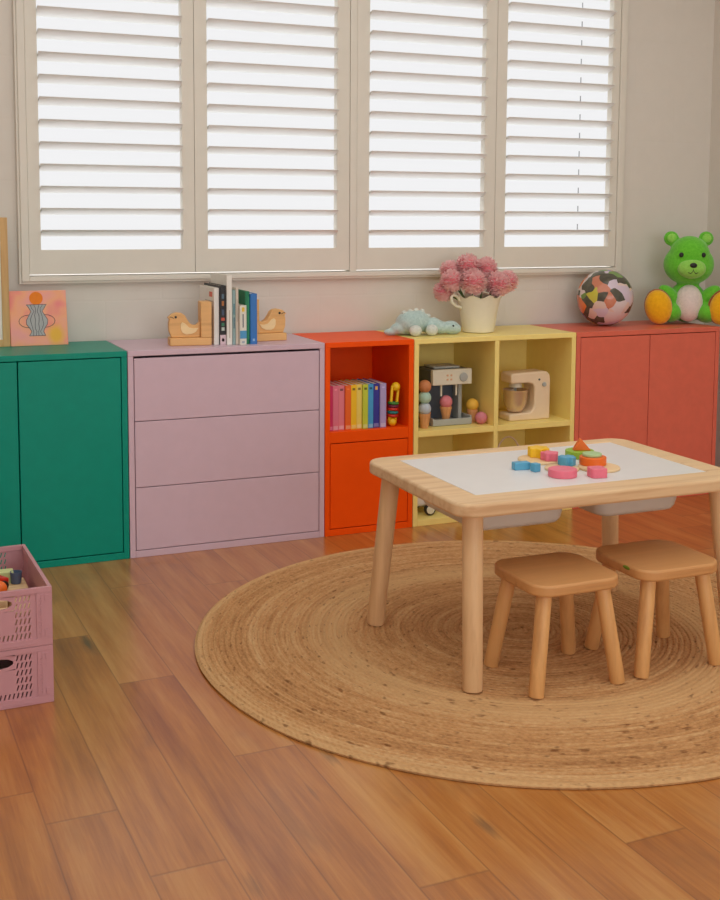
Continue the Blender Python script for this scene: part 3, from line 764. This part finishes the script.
M_cone = wood('cone_wood', (222, 160, 104), (186, 122, 76), 2, .6, 3)
def icecream(label, x, y, z, cone, scoops, r=.0245):
    t = thing('toy_ice_cream', label, 'ice cream', (x, y, z), 0, 'toy ice creams in the upper left cubby')
    rb, rt, h = cone
    bm = B(); lathe(bm, [(rb, 0), (rt * .92, h * .82), (rt, h * .84), (rt, h)], 24); obj('cone', bm, M_cone, t)
    zz = h + r * .72
    for i, c in enumerate(scoops):
        bm = B(); ball(bm, (0, 0, zz), r); obj('scoop', bm, paint('scoop', c, .6), t); zz += r * 1.72
    return t
icecream('triple toy ice cream with brown top scoop at the left of the coffee machine', 1.1245, .060, ZY, (.014, .022, .055), [(196, 204, 214), (176, 208, 190), (206, 132, 84)])
icecream('pink toy ice cream cone standing on the coffee machine tray', 1.231, .092, ZY + .0124, (.012, .023, .058), [(226, 130, 138)])
icecream('yellow toy ice cream cone right of the coffee machine', 1.352, .105, ZY, (.016, .021, .05), [(244, 190, 70)])
icecream('small orange toy ice cream just behind the triple one', 1.150, .092, ZY, (.009, .014, .04), [(214, 140, 90)], .015)
bm = B(); ball(bm, (0, 0, .0235), .0235); o = obj('toy_scoop', bm, paint('scoop_pink', (218, 130, 142), .6), loc=(1.3635, .055, ZY + .0003)); tag(o, 'loose pink ice cream scoop lying by the yellow cone', 'scoop')

M_mixer = paint('mixer_cream', (240, 214, 180), .4, .01); M_bowl = paint('mixer_bowl_steel', (224, 200, 172), .25, .02, 30, .5, 0, .6)
t = thing('toy_stand_mixer', 'cream toy stand mixer with steel bowl in the upper right cubby', 'toy', (1.575, .10, ZY))
bm = B(); prism(bm, [(-.085, .0), (.098, .0), (.098, .160), (.094, .176), (.084, .186), (.07, .19), (-.070, .186), (-.079, .182), (-.079, .15), (-.073, .146), (.0, .146), (.018, .142), (.026, .13), (.028, .06), (.022, .042), (.008, .03), (-.076, .027), (-.085, .024)], -.042, .042)
bd = obj('body', bm, M_mixer, t, bevel=.006, seg=3)
bm = B(); lathe(bm, [(.018, .0285), (.03, .034), (.044, .062), (.0495, .115), (.052, .118), (.049, .1185), (.046, .112), (.041, .066), (.028, .042)], 32, (-.036, 0, 0)); obj('bowl', bm, M_bowl, t)
bm = B(); rod(bm, (-.036, 0, .1465), (-.036, 0, .128), .022, .026, 24); obj('mixer_head', bm, M_coffee, t)
bm = B(); rod(bm, (-.036, 0, .1285), (-.036, 0, .06), .006, .004, 12); obj('beater', bm, M_lgrey, t)
bm = B(); rod(bm, (.068, -.049, .138), (.068, -.042, .138), .009, None, 18, .002); obj('knob', bm, M_lgrey, bd)
bm = B(); rod(bm, (.046, -.045, .158), (.046, -.042, .158), .004, None, 12); obj('button', bm, M_dgrey, bd)

M_trike = paint('toy_white_body', (236, 224, 216), .45, .01)
t = thing('toy_scooter', 'white toy vehicle with black-tyred wheels in the lower left cubby', 'toy vehicle', (1.175, .11, .0235))
bm = B(); prism(bm, [(-.075, .03), (.085, .03), (.098, .05), (.09, .085), (.05, .115), (-.03, .12), (-.07, .10), (-.082, .06)], -.04, .045); bd = obj('body', bm, M_trike, t, bevel=.012, seg=3)
for xx, yy in ((-.028, -.058), (.066, -.058), (-.028, .06), (.066, .06)):
    bm = B(); rod(bm, (xx, yy - .008, .0225), (xx, yy + .008, .0225), .0225, None, 28, .003); wv = obj('wheel', bm, M_black, t)
    bm = B(); rod(bm, (xx, yy - .0095, .0225), (xx, yy + .0095, .0225), .0165, None, 24, .001); obj('hub', bm, M_coffee, wv)
bm = B(); rod(bm, (-.028, -.05, .0225), (-.028, .052, .0225), .004, None, 8); rod(bm, (.066, -.05, .0225), (.066, .052, .0225), .004, None, 8)
box(bm, -.03, -.026, -.01, .01, .022, .034); box(bm, .064, .068, -.01, .01, .022, .034); obj('axle', bm, M_lgrey, t)
t = thing('toy_basket', 'cream toy basket with thin arched handle in the lower right cubby', 'basket', (1.50, .08, .0235))
bm = B(); lathe(bm, [(.05, 0), (.058, .004), (.066, .15), (.062, .15), (.054, .008)], 32); obj('basket', bm, paint('basket_cream', (222, 206, 150), .7, .08, 120), t)
bm = B(); tube(bm, [(.063 * math.cos(a), 0, .145 + .125 * math.sin(a)) for a in [PI * k / 20 for k in range(21)]], .0035, 8); obj('handle', bm, paint('basket_handle', (232, 206, 180), .5), t)

# ---------------------------------------------------------------- jug of dahlias
M_jug = paint('jug_cream', (238, 230, 206), .35, .01)
t = thing('jug', 'cream jug holding pink dahlias on the yellow shelf unit', 'jug', (1.398, .150, ZT))
bm = B(); prof = [(.052, 0), (.060, .003), (.064, .02), (.070, .06), (.078, .105), (.086, .138), (.089, .14), (.087, .1415), (.082, .138), (.074, .105), (.066, .06), (.058, .01)]
lathe(bm, prof, 48)
for v in bm.verts:
    if v.co.z > .11: 
        k = (v.co.z - .11) / .03; a = math.atan2(v.co.y, v.co.x); v.co.z += .006 * k * math.cos(8 * a)
        f = 1 + .03 * k * math.cos(8 * a); v.co.x *= f; v.co.y *= f
obj('body', bm, M_jug, t)
bm = B(); tube(bm, [(-.080, 0, .122), (-.094, 0, .140), (-.110, 0, .148), (-.120, 0, .138), (-.117, 0, .120), (-.100, 0, .104), (-.074, 0, .096)], [.006, .0065, .007, .007, .0065, .006, .006], 12); obj('handle', bm, M_jug, t)
def petal_mat():
    t = NT('dahlia_petal'); v = t.noise(t.coord(), 70, 3)
    t.l(t.ramp(v, [(.3, lin((252, 194, 198))), (.7, lin((255, 222, 220)))]), t.b.inputs['Base Color'])
    t.b.inputs['Roughness'].default_value = .75; t.b.inputs['Subsurface Weight'].default_value = .0
    t.b.inputs['Specular IOR Level'].default_value = .2
    tr = t.n('ShaderNodeBsdfTranslucent'); tr.inputs[0].default_value = (*lin((255, 232, 232)), 1)
    mx = t.n('ShaderNodeMixShader'); mx.inputs[0].default_value = .62
    t.l(t.b.outputs[0], mx.inputs[1]); t.l(tr.outputs[0], mx.inputs[2]); t.l(mx.outputs[0], t.t.nodes['Material Output'].inputs['Surface'])
    return t.m
M_petal = petal_mat(); M_core = paint('dahlia_core', (246, 150, 160), .8, .1, 80); M_stem = paint('stem_green', (96, 128, 70), .7)
def bloom(bm, R, n=330, seed=1):
    rnd = random.Random(seed)
    for i in range(n):
        z = 1 - 2 * (i + .5) / n
        if z < -.85: continue
        a = i * 2.39996; s = math.sqrt(1 - z * z); d = Vector((s * math.cos(a), s * math.sin(a), z))
        d = (d + Vector((rnd.uniform(-.1, .1), rnd.uniform(-.1, .1), rnd.uniform(-.1, .1)))).normalized()
        u, v = frame_of(d); v = (v + d * .0).normalized()
        L = R * rnd.uniform(.92, 1.06); wd = R * .16
        prof = [(.35, .3), (.62, .9), (.85, 1.0), (.96, .6)]
        rows = []
        for f, k in prof:
            c = d * (L * f) + v * (R * .10 * (f - .3) ** 2)
            rows.append((c - u * wd * k - d * 0 + v * wd * .35 * k, c, c + u * wd * k + v * wd * .35 * k))
        V = [[bm.verts.new(p) for p in r] for r in rows]
        tip = bm.verts.new(d * L * 1.02 + v * R * .06)
        for r0, r1 in zip(V[:-1], V[1:]):
            for k in range(2): bm.faces.new((r0[k], r0[k + 1], r1[k + 1], r1[k]))
        bm.faces.new((V[-1][0], V[-1][1], tip)); bm.faces.new((V[-1][1], V[-1][2], tip))
jug_top = Vector((1.398, .165, ZT + .13))
blooms = [('pink dahlia facing out at the front left of the jug', 1.350, .105, .897, .050), ('pink dahlia at the front right of the jug, above its rim', 1.458, .108, .886, .049),
          ('pink dahlia at the left of the bouquet, above the handle', 1.280, .150, .900, .044), ('lowest pink dahlia, drooping at the far left beside the jug handle', 1.262, .185, .858, .040),
          ('topmost pink dahlia at the middle of the bouquet', 1.362, .175, .957, .047), ('pink dahlia at the upper right of the bouquet', 1.445, .180, .944, .045),
          ('pink dahlia at the far right of the bouquet', 1.530, .160, .893, .043), ('pink dahlia at the upper left of the bouquet', 1.300, .205, .937, .040),
          ('pink dahlia at the back of the bouquet, mostly hidden', 1.415, .225, .905, .042)]
for i, (lb, x, y, z, R) in enumerate(blooms):
    t = thing('dahlia', lb, 'flower', (x, y, z), i * .7, 'pink dahlias in the jug')
    R *= 1.06; bm = B(); bloom(bm, R, 330, i); obj('petals', bm, M_petal, t)
    bm = B(); ball(bm, (0, 0, 0), R * .7, 16, 10); obj('core', bm, M_core, t)
    bm = B(); b = (Matrix.Rotation(-i * .7, 3, 'Z') @ (jug_top + Vector(((x - 1.398) * .35, (y - .165) * .35, -.02)) - Vector((x, y, z))))
    rod(bm, (0, 0, 0), b, .003, None, 8); obj('stem', bm, M_stem, t)

# ---------------------------------------------------------------- plush toys
def blob(name, parts, m, parent, voxel=.004, smooth_it=6):
    bm = B()
    for c, r, *rot in parts: ball(bm, c, r, 24, 14, rot[0] if rot else None)
    o = obj(name, bm, m, parent)
    md = o.modifiers.new('remesh', 'REMESH'); md.mode = 'VOXEL'; md.voxel_size = voxel; md.use_smooth_shade = True
    md = o.modifiers.new('smooth', 'SMOOTH'); md.factor = .5; md.iterations = smooth_it
    return o
M_dino = plush('pale_blue_plush', (196, 216, 210), (168, 194, 190)); M_dinof = plush('white_plush', (226, 228, 218), (200, 206, 198))
t = thing('plush_dinosaur', 'pale blue plush dinosaur lying flat beside the jug on the yellow unit', 'plush toy', (1.150, .132, ZT))
body = blob('body', [((-.045, .01, .046), (.062, .05, .045)), ((-.02, .01, .05), (.05, .045, .042)), ((.035, .0, .034), (.05, .034, .030)), ((.072, -.01, .026), (.04, .028, .024)), ((.108, -.018, .026), (.036, .031, .026)), ((.122, -.02, .021), (.028, .028, .021)), ((-.095, .01, .026), (.035, .028, .022)), ((-.13, .01, .014), (.028, .016, .013)), ((-.02, .05, .02), (.024, .03, .02)), ((-.07, .055, .02), (.024, .03, .02))], M_dino, t)
for xx in (-.055, .013):
    bm = B(); ball(bm, (xx, -.048, .0215), (.024, .021, .0213), 20, 12); obj('foot', bm, M_dinof, t)
bm = B()
for i, (xx, zz) in enumerate(((-.075, .084), (-.05, .089), (-.025, .0915), (0.0, .088), (.025, .07), (.05, .056))): ball(bm, (xx, .008, zz), (.011, .005, .009), 12, 8)
obj('back_spike', bm, M_dinof, t)
bm = B(); ball(bm, (.105, -.0455, .034), .0042, 12, 8); obj('eye', bm, M_black, t)

M_pgreen = plush('green_plush', (116, 206, 60), (92, 186, 42)); M_pyel = plush('yellow_plush', (252, 190, 34), (236, 168, 16)); M_pwhite = plush('white_belly_plush', (236, 222, 214), (216, 202, 196)); M_pbrown = plush('brown_plush', (176, 90, 24), (150, 70, 16)); M_plime = plush('lime_plush', (160, 222, 100), (138, 206, 80))
t = thing('plush_bear', 'large green plush bear with yellow feet sitting on the coral cabinet', 'plush toy', (2.412, .165, ZT), -.5)
body = blob('body', [((0, .02, .09), (.082, .07, .0875)), ((0, .01, .13), (.06, .05, .05)), ((-.0, .0, .25), (.105, .088, .088)), ((0, -.01, .285), (.085, .08, .085)), ((-.085, -.03, .125), (.052, .032, .030), (0, .7, .3)), ((.085, -.03, .125), (.052, .032, .030), (0, -.7, -.3)), ((-.075, -.02, .05), (.05, .07, .045)), ((.075, -.02, .05), (.05, .07, .045)), ((-.072, .02, .358), (.032, .02, .032)), ((.072, .02, .358), (.032, .02, .032))], M_pgreen, t, .006, 4)
bm = B(); ball(bm, (0, -.030, .088), (.058, .048, .078), 28, 18); obj('belly', bm, M_pwhite, t)
bm = B(); ball(bm, (0, -.070, .235), (.058, .040, .042), 28, 18); mz = obj('muzzle', bm, M_plime, t)
bm = B(); ball(bm, (0, -.108, .25), (.015, .009, .011), 16, 10); obj('nose', bm, M_black, mz)
bm = B(); tube(bm, [(0, -.1075, .24), (0, -.1095, .228)], .0016, 6); tube(bm, [(-.02, -.104, .22), (-.01, -.1075, .2155), (0, -.1085, .2275), (.01, -.1075, .2155), (.02, -.104, .22)], .0016, 6); obj('mouth', bm, M_black, mz)
for s in (-1, 1):
    bm = B(); ball(bm, (s * .045, -.078, .292), (.0095, .007, .0105), 16, 10); obj('eye', bm, M_black, t)
    bm = B(); ball(bm, (s * .072, .003, .36), (.019, .008, .019), 16, 10); obj('inner_ear', bm, M_plime, t)
    bm = B(); ball(bm, (s * .130, -.060, .075), (.058, .040, .0745), 28, 18, (0, s * .18, 0)); ft = obj('foot', bm, M_pbrown, t)
    bm = B(); ball(bm, (s * .132, -.077, .073), (.056, .040, .0722), 28, 18, (0, s * .18, 0)); obj('foot_pad', bm, M_pyel, ft)

# patchwork ball
def patch_mat():
    t = NT('patchwork_ball')
    v = t.n('ShaderNodeTexVoronoi'); v.inputs['Scale'].default_value = 22; v.inputs['Randomness'].default_value = 1
    nz = t.n('ShaderNodeTexNoise'); nz.inputs['Scale'].default_value = 11; nz.inputs['Detail'].default_value = 2
    co = t.coord(); t.l(co, nz.inputs['Vector'])
    ad = t.n('ShaderNodeVectorMath', operation='MULTIPLY_ADD'); t.l(nz.outputs['Color'], ad.inputs[0]); ad.inputs[1].default_value = (.06, .06, .06); t.l(co, ad.inputs[2])
    t.l(ad.outputs[0], v.inputs['Vector'])
    sp = t.n('ShaderNodeSeparateColor'); t.l(v.outputs['Color'], sp.inputs[0])
    pal = [(40, 46, 42), (226, 200, 190), (240, 120, 40), (214, 196, 214), (48, 56, 50), (206, 196, 60), (52, 58, 46), (100, 144, 60), (206, 120, 90), (224, 210, 212), (36, 40, 52), (220, 206, 70), (150, 150, 206), (236, 206, 186)]
    c = t.ramp(sp.outputs[0], [(i / len(pal), lin(p)) for i, p in enumerate(pal)], 'CONSTANT')
    t.l(t.mix(t.math('MULTIPLY', t.noise(co, 40, 3), .2), c, lin((220, 200, 170))), t.b.inputs['Base Color'])
    t.b.inputs['Roughness'].default_value = .18
    return t.m
t = thing('ball', 'glossy multicoloured patterned ball on the coral cabinet', 'ball', (2.022, .205, ZT), .4)
bm = B(); ball(bm, (0, 0, .1155), .1155, 48, 28); obj('shell', bm, patch_mat(), t)

# ---------------------------------------------------------------- light, sky and camera
wd = bpy.data.worlds.new('World'); scene.world = wd; wd.use_nodes = True
nt = wd.node_tree; bg = nt.nodes['Background']
tc = nt.nodes.new('ShaderNodeTexCoord'); sx = nt.nodes.new('ShaderNodeSeparateXYZ'); nt.links.new(tc.outputs['Generated'], sx.inputs[0])
rp = nt.nodes.new('ShaderNodeMapRange'); rp.interpolation_type = 'SMOOTHSTEP'; nt.links.new(sx.outputs[2], rp.inputs['Value'])
for k, v in (('From Min', .24), ('From Max', .9), ('To Min', .90), ('To Max', 4.0)): rp.inputs[k].default_value = v   # overcast sky: brighter overhead than at the horizon
gr = nt.nodes.new('ShaderNodeMapRange'); gr.interpolation_type = 'SMOOTHSTEP'; nt.links.new(sx.outputs[2], gr.inputs['Value'])
for k, v in (('From Min', -.7), ('From Max', -.2), ('To Min', .35), ('To Max', 0.0)): gr.inputs[k].default_value = v     # world raised below the horizon as unseen ground bounce, whitening the slat undersides
ad = nt.nodes.new('ShaderNodeMath'); ad.operation = 'ADD'; nt.links.new(rp.outputs[0], ad.inputs[0]); nt.links.new(gr.outputs[0], ad.inputs[1])
nt.links.new(ad.outputs[0], bg.inputs[1]); bg.inputs[0].default_value = (.99, .99, 1.0, 1)
def area(name, loc, rot, sx, sy, power, col):
    l = bpy.data.lights.new(name, 'AREA'); l.shape = 'RECTANGLE'; l.size = sx; l.size_y = sy; l.energy = power; l.color = col
    o = bpy.data.objects.new(name, l); COL.objects.link(o); o.location = loc; o.rotation_euler = rot
    return o
area('daylight_rear_window', ((RX0 + RX1) / 2, YB - .02, (RZ0 + RZ1) / 2), (PI / 2, 0, 0), RX1 - RX0 - .1, RZ1 - RZ0 - .1, 58, (.90, .985, 1.0))
area('ceiling_bounce_fill', (.5, -1.9, ZC - .03), (0, 0, 0), 3.6, 3.0, 40, (.92, 1.0, 1.0))  # added soft fill standing in for light bounced off the ceiling, no fixture

cam = bpy.data.cameras.new('camera'); co = bpy.data.objects.new('camera', cam); COL.objects.link(co)
loc, yaw, pitch, roll = Vector((-.806379, -3.801452, 1.151825)), .407311, -.0975134, .0056417
fwd = Vector((math.sin(yaw) * math.cos(pitch), math.cos(yaw) * math.cos(pitch), math.sin(pitch)))
rgt = Vector((math.cos(yaw), -math.sin(yaw), 0)); up = rgt.cross(fwd)
r2 = rgt * math.cos(roll) + up * math.sin(roll); u2 = up * math.cos(roll) - rgt * math.sin(roll)
M = Matrix((r2, u2, -fwd)).transposed().to_4x4(); M.translation = loc
co.matrix_world = M
cam.sensor_fit = 'HORIZONTAL'; cam.sensor_width = 36; cam.lens = 36 * 1165.778 / 720; cam.clip_start = .01
cam.shift_y = (328.438 - 450) / 720
scene.camera = co
vs = scene.view_settings
vs.view_transform = 'Standard'; vs.look = 'None'; vs.exposure = 0; vs.gamma = 1; vs.use_curve_mapping = False
scene.cycles.max_bounces = 8; scene.cycles.diffuse_bounces = 5
